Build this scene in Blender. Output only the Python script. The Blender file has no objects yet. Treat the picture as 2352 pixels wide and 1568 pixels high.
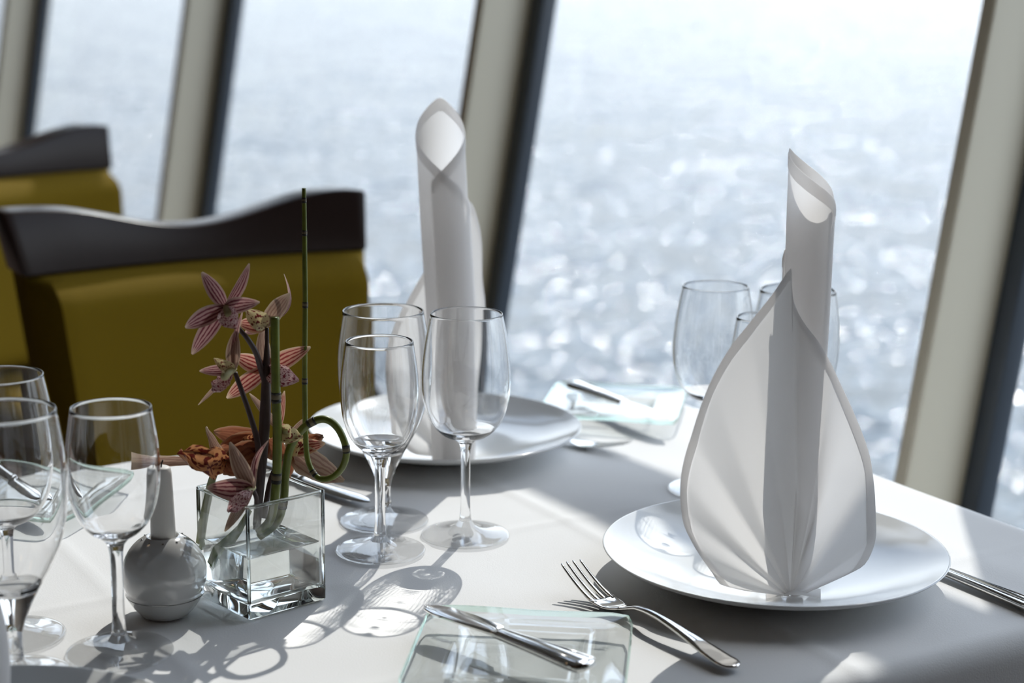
import bpy, math, random
from mathutils import Vector, Matrix, noise
random.seed(7)
S = bpy.context.scene
COL = S.collection
pi = math.pi
sin, cos, rad = math.sin, math.cos, math.radians

# ------------------------------------------------------------------ camera
IW, IH, FPX = 2352, 1568, 4000.0
PITCH, ROLL = rad(12.1), rad(0.7)
EYE = Vector((0, 0, 1.25))
FWD = Vector((0, cos(PITCH), -sin(PITCH)))
_r0 = Vector((1, 0, 0)); _u0 = _r0.cross(FWD)
RGT = _r0 * cos(ROLL) + _u0 * sin(ROLL)
UPV = _u0 * cos(ROLL) - _r0 * sin(ROLL)
cd = bpy.data.cameras.new('camera'); cam = bpy.data.objects.new('camera', cd); COL.objects.link(cam)
cam.matrix_world = Matrix(((RGT.x, UPV.x, -FWD.x, EYE.x), (RGT.y, UPV.y, -FWD.y, EYE.y), (RGT.z, UPV.z, -FWD.z, EYE.z), (0, 0, 0, 1)))
cd.sensor_width = 36; cd.lens = FPX / IW * 36
cd.clip_start = 0.05; cd.clip_end = 20000
cd.dof.use_dof = True; cd.dof.focus_distance = 1.43; cd.dof.aperture_fstop = 4.6
S.camera = cam

# ------------------------------------------------------------------ light
SUN_AZ, SUN_EL = rad(74), rad(43)
SUN = Vector((cos(SUN_AZ) * cos(SUN_EL), sin(SUN_AZ) * cos(SUN_EL), sin(SUN_EL)))
# hazy sky: bright low over the sea, deeper overhead
SKY = [(0.0, (0.18, 0.19, 0.20)), (1.0, (0.20, 0.30, 0.50)), (0.2, (0.68, 0.735, 0.80)), (0.5, (0.30, 0.38, 0.52))]
w = bpy.data.worlds.new('sky'); S.world = w; w.use_nodes = True
nt = w.node_tree; nt.nodes.clear()
wo = nt.nodes.new('ShaderNodeOutputWorld'); bg = nt.nodes.new('ShaderNodeBackground')
tc = nt.nodes.new('ShaderNodeTexCoord'); sp = nt.nodes.new('ShaderNodeSeparateXYZ'); cr = nt.nodes.new('ShaderNodeValToRGB')
nt.links.new(tc.outputs['Generated'], sp.inputs[0]); nt.links.new(sp.outputs['Z'], cr.inputs[0])
for e_, (p_, c_) in zip([cr.color_ramp.elements[0], cr.color_ramp.elements[1], cr.color_ramp.elements.new(0.2), cr.color_ramp.elements.new(0.5)],
                        SKY): e_.position = p_; e_.color = (*c_, 1)
nt.links.new(cr.outputs[0], bg.inputs[0]); bg.inputs[1].default_value = 4.4
nt.links.new(bg.outputs[0], wo.inputs[0])
sd = bpy.data.lights.new('sun', 'SUN'); sun = bpy.data.objects.new('sun', sd); COL.objects.link(sun)
sd.energy = 3.05; sd.angle = rad(0.53); sd.color = (1.0, 0.965, 0.91)
sun.rotation_euler = SUN.to_track_quat('Z', 'Y').to_euler(); sun.location = SUN * 30
sd.cycles.is_caustics_light = True
S.view_settings.view_transform = 'Standard'; S.view_settings.look = 'None'
S.view_settings.exposure = 0.21; S.view_settings.gamma = 1.0; S.view_settings.use_curve_mapping = False
cy = S.cycles
cy.max_bounces = 16; cy.transmission_bounces = 14; cy.glossy_bounces = 6; cy.diffuse_bounces = 4; cy.transparent_max_bounces = 24
cy.caustics_reflective = False; cy.caustics_refractive = True; cy.blur_glossy = 0.5
cy.sample_clamp_indirect = 4.0; cy.use_denoising = True
cy.use_adaptive_sampling = True; cy.adaptive_threshold = 0.02

# ------------------------------------------------------------------ helpers
def at(x, y, Y):
    """point of the place seen at photo pixel (x, y), at distance Y into the room"""
    d = FWD * FPX + RGT * (x - IW / 2) - UPV * (y - IH / 2)
    return EYE + d * (Y / d.y)
def on(x, y, z=0.75):
    d = FWD * FPX + RGT * (x - IW / 2) - UPV * (y - IH / 2)
    return EYE + d * ((z - EYE.z) / d.z)
def lerp(a, b, t): return a + (b - a) * t
def interp(keys, t):
    if t <= keys[0][0]: return keys[0][1]
    for (a, va), (b, vb) in zip(keys, keys[1:]):
        if t <= b: return va + (vb - va) * ((t - a) / (b - a) if b > a else 0)
    return keys[-1][1]
def spline(pts, per=6):
    P = [Vector(p) for p in pts]; out = []
    for i in range(len(P) - 1):
        p0 = P[max(i - 1, 0)]; p1 = P[i]; p2 = P[i + 1]; p3 = P[min(i + 2, len(P) - 1)]
        for k in range(per):
            t = k / per
            out.append(0.5 * (2 * p1 + (p2 - p0) * t + (2 * p0 - 5 * p1 + 4 * p2 - p3) * t * t + (3 * p1 - p0 - 3 * p2 + p3) * t ** 3))
    out.append(P[-1]); return out
def tag(o, label=None, cat=None, group=None, kind=None):
    if label: o['label'] = label
    if cat: o['category'] = cat
    if group: o['group'] = group
    if kind: o['kind'] = kind
    return o
def empty(name, loc, rz=0.0):
    o = bpy.data.objects.new(name, None); COL.objects.link(o); o.location = loc; o.rotation_euler = (0, 0, rz)
    o.empty_display_size = 0.05
    return o
def mk(name, V, Fc, mat, parent=None, smooth=True, uv=None, org=None):
    """one mesh object; org = world point that becomes the object's origin (verts are world) or None (verts are local)"""
    me = bpy.data.meshes.new(name)
    if org is not None: V = [Vector(v) - Vector(org) for v in V]
    me.from_pydata([tuple(v) for v in V], [], [tuple(f) for f in Fc]); me.update()
    if smooth: me.polygons.foreach_set('use_smooth', [True] * len(me.polygons))
    if uv:
        l = me.uv_layers.new(name='UVMap')
        for lp in me.loops: l.data[lp.index].uv = uv[lp.vertex_index]
    if mat: me.materials.append(mat)
    o = bpy.data.objects.new(name, me); COL.objects.link(o)
    if parent: o.parent = parent
    elif org is not None: o.location = org
    return o
def dup(root, loc, rz, label, group=None):
    def cp(o, p):
        c = o.copy(); COL.objects.link(c); c.parent = p
        for ch in list(o.children): cp(ch, c)
        return c
    c = cp(root, None); c.location = loc; c.rotation_euler = (0, 0, rz); c['label'] = label
    if group: c['group'] = group
    return c
class MB:
    def __init__(s): s.V = []; s.F = []; s.UV = []
    def grid(s, fn, nu, nv, wrapu=False, flip=False):
        b = len(s.V)
        for j in range(nv + 1):
            for i in range(nu if wrapu else nu + 1):
                s.V.append(Vector(fn(i / nu, j / nv))); s.UV.append((i / nu, j / nv))
        w_ = nu if wrapu else nu + 1
        for j in range(nv):
            for i in range(nu):
                a = b + j * w_ + i; c = b + j * w_ + (i + 1) % w_
                q = (a, c, c + w_, a + w_)
                s.F.append(q[::-1] if flip else q)
        return s
    def box(s, c, h, ax=None):
        ax = ax or (Vector((1, 0, 0)), Vector((0, 1, 0)), Vector((0, 0, 1)))
        b = len(s.V); c = Vector(c)
        for i in range(8):
            g = [(1 if i >> k & 1 else -1) * h[k] for k in range(3)]
            s.V.append(c + ax[0] * g[0] + ax[1] * g[1] + ax[2] * g[2]); s.UV.append((0, 0))
        for f in ((0, 2, 3, 1), (4, 5, 7, 6), (0, 1, 5, 4), (2, 6, 7, 3), (0, 4, 6, 2), (1, 3, 7, 5)): s.F.append(tuple(b + k for k in f))
        return s
    def tube(s, P, R, n=12, cap=True, flat=None):
        P = [Vector(p) for p in P]; b = len(s.V); m = len(P)
        if not hasattr(R, '__len__'): R = [R] * m
        t0 = (P[1] - P[0]).normalized()
        nrm = flat.copy() if flat else (Vector((0, 0, 1)) if abs(t0.z) < 0.9 else Vector((1, 0, 0)))
        for i in range(m):
            t = (P[min(i + 1, m - 1)] - P[max(i - 1, 0)]).normalized()
            nrm = (nrm - t * nrm.dot(t)).normalized(); bn = t.cross(nrm)
            for k in range(n):
                a = 2 * pi * k / n; s.V.append(P[i] + (nrm * cos(a) + bn * sin(a)) * R[i]); s.UV.append((k / n, i / (m - 1)))
        for i in range(m - 1):
            for k in range(n):
                s.F.append((b + i * n + k, b + i * n + (k + 1) % n, b + (i + 1) * n + (k + 1) % n, b + (i + 1) * n + k))
        if cap:
            s.F.append(tuple(b + k for k in range(n))[::-1]); s.F.append(tuple(b + (m - 1) * n + k for k in range(n)))
        return s
    def lathe(s, prof, n=64, c=(0, 0, 0)):
        """prof = [(r, z)...]; outward normals when walked upward on the outside"""
        b = len(s.V); c = Vector(c); rows = []
        for (r, z) in prof:
            if r < 1e-6:
                rows.append([len(s.V)]); s.V.append(c + Vector((0, 0, z))); s.UV.append((0, 0))
            else:
                rows.append(list(range(len(s.V), len(s.V) + n)))
                for k in range(n):
                    a = 2 * pi * k / n; s.V.append(c + Vector((r * cos(a), r * sin(a), z))); s.UV.append((k / n, 0))
        for A, B in zip(rows, rows[1:]):
            for k in range(n):
                k2 = (k + 1) % n
                if len(A) == 1 and len(B) == 1: continue
                if len(A) == 1: s.F.append((A[0], B[k2], B[k]))
                elif len(B) == 1: s.F.append((A[k], A[k2], B[0]))
                else: s.F.append((A[k], A[k2], B[k2], B[k]))
        return s
    def sweep(s, rows, cap=True):
        """rows of equal-length closed rings of points"""
        b = len(s.V); n = len(rows[0])
        for r in rows:
            for p in r: s.V.append(Vector(p)); s.UV.append((0, 0))
        for i in range(len(rows) - 1):
            for k in range(n):
                s.F.append((b + i * n + k, b + i * n + (k + 1) % n, b + (i + 1) * n + (k + 1) % n, b + (i + 1) * n + k))
        if cap:
            s.F.append(tuple(b + k for k in range(n))[::-1]); s.F.append(tuple(b + (len(rows) - 1) * n + k for k in range(n)))
        return s
    def build(s, name, mat, parent=None, smooth=True, org=None, uv=False):
        return mk(name, s.V, s.F, mat, parent, smooth, s.UV if uv else None, org)
def autosmooth(o, ang=35):
    o.data.polygons.foreach_set('use_smooth', [True] * len(o.data.polygons))
    o.data.set_sharp_from_angle(angle=rad(ang))
    return o
def bevel(o, w_, n=3, ang=35):
    m = o.modifiers.new('bevel', 'BEVEL'); m.width = w_; m.segments = n; m.limit_method = 'ANGLE'; m.angle_limit = rad(ang)
    m.harden_normals = False
    o.data.polygons.foreach_set('use_smooth', [True] * len(o.data.polygons))
    return o

# ------------------------------------------------------------------ materials
def mat(name):
    m = bpy.data.materials.new(name); m.use_nodes = True; m.node_tree.nodes.clear()
    o = m.node_tree.nodes.new('ShaderNodeOutputMaterial')
    def N(t, **kw):
        n = m.node_tree.nodes.new(t)
        for k, v in kw.items():
            if k.startswith('i_'): n.inputs[k[2:].replace('_', ' ')].default_value = v
            else: setattr(n, k, v)
        return n
    return m, o, N, m.node_tree.links.new
def pbr(name, col, rough, metal=0, coat=0, spec=0.5, bump=0, bscale=300, var=0, sheen=0, stretch=None):
    m, o, N, L = mat(name)
    p = N('ShaderNodeBsdfPrincipled'); p.inputs['Base Color'].default_value = (*col, 1); p.inputs['Roughness'].default_value = rough
    p.inputs['Metallic'].default_value = metal; p.inputs['Coat Weight'].default_value = coat; p.inputs['Coat Roughness'].default_value = 0.05
    p.inputs['Specular IOR Level'].default_value = spec; p.inputs['Sheen Weight'].default_value = sheen
    if bump or var:
        t = N('ShaderNodeTexCoord'); n = N('ShaderNodeTexNoise'); n.inputs['Scale'].default_value = bscale; n.inputs['Detail'].default_value = 4
        src = t.outputs['Object']
        if stretch:
            mp = N('ShaderNodeMapping'); mp.inputs['Scale'].default_value = stretch; L(src, mp.inputs[0]); src = mp.outputs[0]
        L(src, n.inputs['Vector'])
        if bump:
            b = N('ShaderNodeBump'); b.inputs['Strength'].default_value = bump; b.inputs['Distance'].default_value = 0.001
            L(n.outputs['Fac'], b.inputs['Height']); L(b.outputs[0], p.inputs['Normal'])
        if var:
            mx = N('ShaderNodeMix', data_type='RGBA', blend_type='MULTIPLY'); mx.inputs[0].default_value = 1
            mx.inputs[6].default_value = (*col, 1); r = N('ShaderNodeMapRange'); r.inputs[3].default_value = 1 - var; r.inputs[4].default_value = 1 + var
            L(n.outputs['Fac'], r.inputs[0]); L(r.outputs[0], mx.inputs[7]); L(mx.outputs[2], p.inputs['Base Color'])
    L(p.outputs[0], o.inputs[0]); return m
def glass(name, col=(1, 1, 1), ior=1.5, rough=0.0):
    m, o, N, L = mat(name)
    g = N('ShaderNodeBsdfGlass'); g.inputs['Color'].default_value = (*col, 1); g.inputs['IOR'].default_value = ior; g.inputs['Roughness'].default_value = rough
    L(g.outputs[0], o.inputs[0]); return m
def cloth(name, col, trans, bump=0.15, bscale=900):
    m, o, N, L = mat(name)
    d = N('ShaderNodeBsdfDiffuse'); d.inputs[0].default_value = (*col, 1)
    t = N('ShaderNodeBsdfTranslucent'); t.inputs[0].default_value = (*col, 1)
    mx = N('ShaderNodeMixShader'); mx.inputs[0].default_value = trans
    c = N('ShaderNodeTexCoord'); n = N('ShaderNodeTexNoise'); n.inputs['Scale'].default_value = bscale; n.inputs['Detail'].default_value = 2
    b = N('ShaderNodeBump'); b.inputs['Strength'].default_value = bump; b.inputs['Distance'].default_value = 0.0006
    L(c.outputs['Object'], n.inputs['Vector']); L(n.outputs['Fac'], b.inputs['Height']); L(b.outputs[0], d.inputs['Normal'])
    L(d.outputs[0], mx.inputs[1]); L(t.outputs[0], mx.inputs[2]); L(mx.outputs[0], o.inputs[0]); return m
def pane_mat():
    m, o, N, L = mat('window_glass')
    t = N('ShaderNodeBsdfTransparent'); t.inputs[0].default_value = (0.95, 0.97, 0.97, 1)
    g = N('ShaderNodeBsdfGlossy'); g.inputs['Roughness'].default_value = 0.0
    f = N('ShaderNodeFresnel'); f.inputs[0].default_value = 1.5; mx = N('ShaderNodeMixShader')
    L(f.outputs[0], mx.inputs[0]); L(t.outputs[0], mx.inputs[1]); L(g.outputs[0], mx.inputs[2]); L(mx.outputs[0], o.inputs[0]); return m
def petal_mat(name, base, stripe, edge, trans=0.35, nstr=6.0, amount=0.8):
    m, o, N, L = mat(name)
    uv = N('ShaderNodeUVMap'); sx = N('ShaderNodeSeparateXYZ'); L(uv.outputs[0], sx.inputs[0])
    nz = N('ShaderNodeTexNoise'); nz.inputs['Scale'].default_value = 9; L(uv.outputs[0], nz.inputs['Vector'])
    a = N('ShaderNodeMath', operation='MULTIPLY_ADD'); a.inputs[1].default_value = 0.10; L(nz.outputs['Fac'], a.inputs[0]); L(sx.outputs['X'], a.inputs[2])
    b = N('ShaderNodeMath', operation='MULTIPLY'); b.inputs[1].default_value = 2 * pi * nstr; L(a.outputs[0], b.inputs[0])
    c = N('ShaderNodeMath', operation='SINE'); L(b.outputs[0], c.inputs[0])
    r = N('ShaderNodeMapRange'); r.inputs[1].default_value = 0.0; r.inputs[2].default_value = 0.45; r.inputs[4].default_value = amount; L(c.outputs[0], r.inputs[0])
    mx = N('ShaderNodeMix', data_type='RGBA'); mx.inputs[6].default_value = (*base, 1); mx.inputs[7].default_value = (*stripe, 1); L(r.outputs[0], mx.inputs[0])
    # pale rim and tip: |x-.5| near .5 or y near 1
    e1 = N('ShaderNodeMath', operation='SUBTRACT'); e1.inputs[1].default_value = 0.5; L(sx.outputs['X'], e1.inputs[0])
    e2 = N('ShaderNodeMath', operation='ABSOLUTE'); L(e1.outputs[0], e2.inputs[0])
    e3 = N('ShaderNodeMapRange'); e3.inputs[1].default_value = 0.40; e3.inputs[2].default_value = 0.5; L(e2.outputs[0], e3.inputs[0])
    e4 = N('ShaderNodeMapRange'); e4.inputs[1].default_value = 0.85; e4.inputs[2].default_value = 1.0; L(sx.outputs['Y'], e4.inputs[0])
    e5 = N('ShaderNodeMath', operation='MAXIMUM'); L(e3.outputs[0], e5.inputs[0]); L(e4.outputs[0], e5.inputs[1])
    m2 = N('ShaderNodeMix', data_type='RGBA'); m2.inputs[7].default_value = (*edge, 1); L(e5.outputs[0], m2.inputs[0]); L(mx.outputs[2], m2.inputs[6])
    d = N('ShaderNodeBsdfPrincipled'); d.inputs['Roughness'].default_value = 0.5; d.inputs['Specular IOR Level'].default_value = 0.3
    t = N('ShaderNodeBsdfTranslucent'); ms = N('ShaderNodeMixShader'); ms.inputs[0].default_value = trans
    L(m2.outputs[2], d.inputs['Base Color']); L(m2.outputs[2], t.inputs[0]); L(d.outputs[0], ms.inputs[1]); L(t.outputs[0], ms.inputs[2]); L(ms.outputs[0], o.inputs[0]); return m
def lip_mat(name, base, spot, scale=14, thr=0.52):
    m, o, N, L = mat(name)
    uv = N('ShaderNodeUVMap'); nz = N('ShaderNodeTexNoise'); nz.inputs['Scale'].default_value = scale; nz.inputs['Detail'].default_value = 1
    L(uv.outputs[0], nz.inputs['Vector']); r = N('ShaderNodeMapRange'); r.inputs[1].default_value = thr; r.inputs[2].default_value = thr + 0.05; L(nz.outputs['Fac'], r.inputs[0])
    mx = N('ShaderNodeMix', data_type='RGBA'); mx.inputs[6].default_value = (*base, 1); mx.inputs[7].default_value = (*spot, 1); L(r.outputs[0], mx.inputs[0])
    d = N('ShaderNodeBsdfPrincipled'); d.inputs['Roughness'].default_value = 0.5
    t = N('ShaderNodeBsdfTranslucent'); ms = N('ShaderNodeMixShader'); ms.inputs[0].default_value = 0.3
    L(mx.outputs[2], d.inputs['Base Color']); L(mx.outputs[2], t.inputs[0]); L(d.outputs[0], ms.inputs[1]); L(t.outputs[0], ms.inputs[2]); L(ms.outputs[0], o.inputs[0]); return m
SEA = (0.11, 0.19, 2.6, 1.5)      # roughness, specular level, wave slope, wave scale
def sea_mat():
    m, o, N, L = mat('sea_water')
    g = N('ShaderNodeNewGeometry'); mp = N('ShaderNodeMapping'); mp.inputs['Rotation'].default_value = (0, 0, rad(12)); mp.inputs['Scale'].default_value = (0.7, 1.0, 1.0); L(g.outputs['Position'], mp.inputs[0])
    n1 = N('ShaderNodeTexNoise'); n1.inputs['Scale'].default_value = SEA[3]; n1.inputs['Detail'].default_value = 2; n1.inputs['Roughness'].default_value = 0.5; L(mp.outputs[0], n1.inputs['Vector'])
    n2 = N('ShaderNodeTexNoise'); n2.inputs['Scale'].default_value = 0.12; n2.inputs['Detail'].default_value = 2; L(mp.outputs[0], n2.inputs['Vector'])
    def cen(n, k):
        q = N('ShaderNodeVectorMath', operation='SUBTRACT'); q.inputs[1].default_value = (0.5, 0.5, 0.5); L(n.outputs['Color'], q.inputs[0])
        r = N('ShaderNodeVectorMath', operation='MULTIPLY'); r.inputs[1].default_value = (k, k, 0); L(q.outputs[0], r.inputs[0]); return r
    q1, q2 = cen(n1, SEA[2]), cen(n2, SEA[2] * .45)
    ad = N('ShaderNodeVectorMath', operation='ADD'); L(q1.outputs[0], ad.inputs[0]); L(q2.outputs[0], ad.inputs[1])
    a2 = N('ShaderNodeVectorMath', operation='ADD'); a2.inputs[1].default_value = (0, 0, 1); L(ad.outputs[0], a2.inputs[0])
    nm = N('ShaderNodeVectorMath', operation='NORMALIZE'); L(a2.outputs[0], nm.inputs[0])
    p = N('ShaderNodeBsdfPrincipled'); p.inputs['Base Color'].default_value = (0.07, 0.085, 0.10, 1); p.inputs['Roughness'].default_value = SEA[0]; p.inputs['IOR'].default_value = 1.33; p.inputs['Specular IOR Level'].default_value = SEA[1]
    L(nm.outputs[0], p.inputs['Normal']); L(p.outputs[0], o.inputs[0]); return m
def thin_glass(name, col, gmix, ior=1.5):
    """thin clear sheet: light goes straight through, with mirror reflections at grazing angles, plus some refraction"""
    m, o, N, L = mat(name)
    t = N('ShaderNodeBsdfTransparent'); t.inputs[0].default_value = (*col, 1)
    gl = N('ShaderNodeBsdfGlossy'); gl.inputs['Roughness'].default_value = 0.0
    lw = N('ShaderNodeLayerWeight'); lw.inputs[0].default_value = 0.5
    pw = N('ShaderNodeMath', operation='POWER'); pw.inputs[1].default_value = 5.0; L(lw.outputs['Facing'], pw.inputs[0])
    ma = N('ShaderNodeMath', operation='MULTIPLY_ADD'); ma.inputs[1].default_value = 0.94; ma.inputs[2].default_value = 0.07; L(pw.outputs[0], ma.inputs[0])
    mx = N('ShaderNodeMixShader'); L(ma.outputs[0], mx.inputs[0]); L(t.outputs[0], mx.inputs[1]); L(gl.outputs[0], mx.inputs[2])
    g = N('ShaderNodeBsdfGlass'); g.inputs['Color'].default_value = (*col, 1); g.inputs['IOR'].default_value = ior
    m2 = N('ShaderNodeMixShader'); m2.inputs[0].default_value = gmix; L(mx.outputs[0], m2.inputs[1]); L(g.outputs[0], m2.inputs[2]); L(m2.outputs[0], o.inputs[0]); return m

M = dict(
    linen=cloth('white_linen', (0.83, 0.825, 0.815), 0.0, 0.25, 700),
    napkin=cloth('napkin_cotton', (0.90, 0.885, 0.875), 0.57, 0.12, 900),
    china=pbr('white_porcelain', (0.66, 0.665, 0.655), 0.12, coat=0.0),
    candle_china=pbr('candle_porcelain', (0.60, 0.605, 0.60), 0.15, coat=1.0),
    wax=pbr('wax', (0.80, 0.78, 0.74), 0.5),
    steel=pbr('polished_steel', (0.72, 0.70, 0.67), 0.10, metal=1.0),
    dark_steel=pbr('knife_groove_steel', (0.30, 0.29, 0.28), 0.25, metal=1.0),
    glass=glass('clear_glass'), vase=glass('vase_glass', (0.985, 1.0, 0.995)), water=glass('water', (0.99, 1.0, 1.0), 1.33),
    green_glass=thin_glass('slumped_green_glass', (0.984, 0.997, 0.993), 0.05), foot=thin_glass('foot_glass', (0.996, 0.998, 0.998), 0.10), wall_glass=thin_glass('vase_wall_glass', (0.988, 0.996, 0.992), 0.10),
    green_edge=glass('green_glass_edge', (0.80, 0.96, 0.90)),
    pane=pane_mat(), sea=sea_mat(),
    mull=pbr('mullion_paint', (0.77, 0.71, 0.565), 0.45),
    gasket=pbr('dark_gasket', (0.035, 0.045, 0.06), 0.35),
    wood=pbr('dark_wood', (0.016, 0.008, 0.006), 0.28, coat=0.0, spec=0.2, bump=0.05, bscale=60, var=0.35, stretch=(1, 12, 12)),
    fabric=pbr('olive_upholstery', (0.150, 0.095, 0.003), 0.9, bump=0.3, bscale=900, spec=0.15),
    fabric2=pbr('olive_piping', (0.25, 0.18, 0.015), 0.8),
    leg=pbr('leg_wood', (0.03, 0.017, 0.012), 0.35),
    floor=pbr('carpet', (0.07, 0.04, 0.03), 0.95, bump=0.4, bscale=200, var=0.3),
    wall=pbr('cream_wall', (0.40, 0.32, 0.24), 0.7), ceil=pbr('ceiling_paint', (0.36, 0.32, 0.27), 0.8),
    panel=pbr('wood_panelling', (0.16, 0.085, 0.05), 0.4, var=0.3, bscale=8, stretch=(8, 8, 1)),
    hs=pbr('horsetail_green', (0.125, 0.150, 0.014), 0.4, var=0.45, bscale=120, bump=0.2),
    node=pbr('horsetail_node', (0.018, 0.018, 0.014), 0.5), node2=pbr('horsetail_pale_node', (0.16, 0.13, 0.075), 0.6),
    ostem=pbr('orchid_stem', (0.050, 0.028, 0.026), 0.5, var=0.3, bscale=150),
    gstem=pbr('pale_stalk', (0.24, 0.26, 0.13), 0.5, var=0.3, bscale=120),
    leaf=pbr('green_leaf', (0.10, 0.16, 0.03), 0.45, var=0.4, bscale=90),
    petal=petal_mat('striped_petal', (0.47, 0.27, 0.245), (0.14, 0.018, 0.034), (0.58, 0.43, 0.33), nstr=5, amount=0.92),
    petal_r=petal_mat('red_striped_petal', (0.62, 0.32, 0.235), (0.25, 0.02, 0.025), (0.76, 0.60, 0.40), nstr=5, amount=0.92),
    petal_t=petal_mat('tan_petal', (0.42, 0.29, 0.215), (0.20, 0.085, 0.07), (0.60, 0.47, 0.34), amount=0.55),
    petal_o=petal_mat('orange_petal', (0.34, 0.13, 0.065), (0.19, 0.05, 0.032), (0.42, 0.25, 0.15), amount=0.5),
    lip=lip_mat('spotted_lip', (0.66, 0.44, 0.42), (0.20, 0.02, 0.035)),
    lip_c=lip_mat('cream_lip', (0.62, 0.52, 0.28), (0.16, 0.02, 0.02), 8, 0.56),
    lip_o=lip_mat('orange_lip', (0.60, 0.28, 0.12), (0.14, 0.02, 0.015), 9, 0.5),
    rim=pbr('pale_column', (0.50, 0.47, 0.25), 0.5),
    lamp=None,
)

# ------------------------------------------------------------------ setting
A_ = rad(30.5)
VV = Vector((cos(A_), sin(A_), 0)); UU = Vector((-sin(A_), cos(A_), 0)); TILT = rad(9.4)
DD = VV * sin(TILT) + Vector((0, 0, cos(TILT))); NW = VV * cos(TILT) - Vector((0, 0, sin(TILT)))
def tb(v, u, z=0.75): return VV * v + UU * u + Vector((0, 0, z))
Q0 = tb(1.604, 0, 0.75)
def wp(u, off, z):            # point on the leaning window wall
    s = (z - Q0.z + sin(TILT) * off) / cos(TILT)
    return Q0 + UU * u + NW * off + DD * s
def quadbox(P, name, m, kind='structure', parent=None, label=None, cat=None):
    mb = MB(); mb.V = [Vector(p) for p in P]; mb.UV = [(0, 0)] * 8
    mb.F = [(0, 3, 2, 1), (4, 5, 6, 7), (0, 1, 5, 4), (1, 2, 6, 5), (2, 3, 7, 6), (3, 0, 4, 7)]
    o = mb.build(name, m, parent, smooth=False)
    if kind and not parent: o['kind'] = kind
    return o
def wbox(name, m, u0, u1, o0, o1, z0, z1, parent=None):
    return quadbox([wp(u0, o0, z0), wp(u1, o0, z0), wp(u1, o1, z0), wp(u0, o1, z0), wp(u0, o0, z1), wp(u1, o0, z1), wp(u1, o1, z1), wp(u0, o1, z1)], name, m, parent=parent)
CEIL = 3.30; ZB, ZT, ZU0, ZU1 = 0.30, 1.99, 2.125, 3.17
def hbox(name, m, v0, v1, u0, u1, z0, z1):
    return quadbox([tb(v0, u0, z0), tb(v1, u0, z0), tb(v1, u1, z0), tb(v0, u1, z0), tb(v0, u0, z1), tb(v1, u0, z1), tb(v1, u1, z1), tb(v0, u1, z1)], name, m)
U0, U1, VB = -2.6, 9.6, -5.0
hbox('floor', M['floor'], VB, 1.75, U0, U1, -0.1, 0.0)
hbox('ceiling', M['ceil'], VB, 2.12, U0, U1, CEIL, CEIL + 0.1)
hbox('wall_left', M['panel'], VB - 0.12, VB, U0, U1, 0.0, CEIL)
hbox('wall_back', M['wall'], VB, 2.35, U1, U1 + 0.12, 0.0, CEIL)
hbox('wall_front', M['panel'], VB, 2.35, U0 - 0.12, U0, 0.0, CEIL)
wbox('wall_right', M['mull'], U0, U1, 0.0, 0.16, 0.0, ZB)
wbox('trim_20', M['mull'], U0, U1, 0.09, 0.14, ZT, ZU0)
wbox('wall_right.001', M['mull'], U0, U1, 0.0, 0.16, ZU1, CEIL)
fins = [(0.32, 0.345, .03), (1.645, 1.670, .032), (2.972, 3.004, .045), (4.585, 4.625, .055), (6.44, 6.50, .06), (8.0, 8.05, .05)]
for i, (a, b, g) in enumerate(fins):
    f = wbox('trim_%d' % (i + 1), M['mull'], a, b, 0.0, 0.16, ZB, ZT); bevel(f, 0.004, 2)
for i, u in enumerate((0.315, 5.2)):
    wbox('trim_%d' % (i + 11), M['mull'], u, u + .03, 0.0, 0.16, ZU0, ZU1)
def window(n, u0, u1, g0, g1, zb, zt):
    wn = MB()
    def slab(ua, ub, za, zb_):
        P = [wp(ua, .105, za), wp(ub, .105, za), wp(ub, .14, za), wp(ua, .14, za), wp(ua, .105, zb_), wp(ub, .105, zb_), wp(ub, .14, zb_), wp(ua, .14, zb_)]
        bq = len(wn.V); wn.V += P; wn.UV += [(0, 0)] * 8
        wn.F += [tuple(bq + k for k in q) for q in ((0, 3, 2, 1), (4, 5, 6, 7), (0, 1, 5, 4), (1, 2, 6, 5), (2, 3, 7, 6), (3, 0, 4, 7))]
    slab(u0, u0 + g0, zb, zt); slab(u1 - g1, u1, zb, zt); slab(u0, u1, zb, zb + .03); slab(u0, u1, zt - .03, zt)
    w_ = wn.build('window_%d' % n, M['gasket'], None, smooth=False); w_['kind'] = 'structure'; bevel(w_, .004, 2)
    pn = MB(); pn.V = [wp(u0 + .01, .125, zb + .01), wp(u0 + .01, .125, zt - .01), wp(u1 - .01, .125, zt - .01), wp(u1 - .01, .125, zb + .01)]; pn.F = [(0, 1, 2, 3)]; pn.UV = [(0, 0)] * 4
    pn.build('pane', M['pane'], w_, smooth=False)
for i, ((a, b, g), (c, d, h)) in enumerate(zip(fins, fins[1:])):
    window(i + 1, b, c, .03, h, ZB, ZT)
for i, (a, c) in enumerate(((.345, 5.2), (5.23, U1))):
    window(i + 11, a, c, .03, .03, ZU0, ZU1)
wbox('wall_sidelight_block', M['panel'], U0, .32, 0.0, 0.16, ZB, ZU1)  # unseen solid panel, added to block window light coming from the side
sea = MB(); sea.V = [Vector((-3000, 3, -12)), Vector((5000, -3000, -12)), Vector((6000, 7000, -12)), Vector((-3000, 7000, -12))]; sea.F = [(0, 1, 2, 3)]; sea.UV = [(0, 0)] * 4
sea.V = [tb(4, -6000, -12), tb(7000, -6000, -12), tb(7000, 6000, -12), tb(4, 6000, -12)]
so = sea.build('sea', M['sea'], None, smooth=False); so['kind'] = 'structure'

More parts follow.
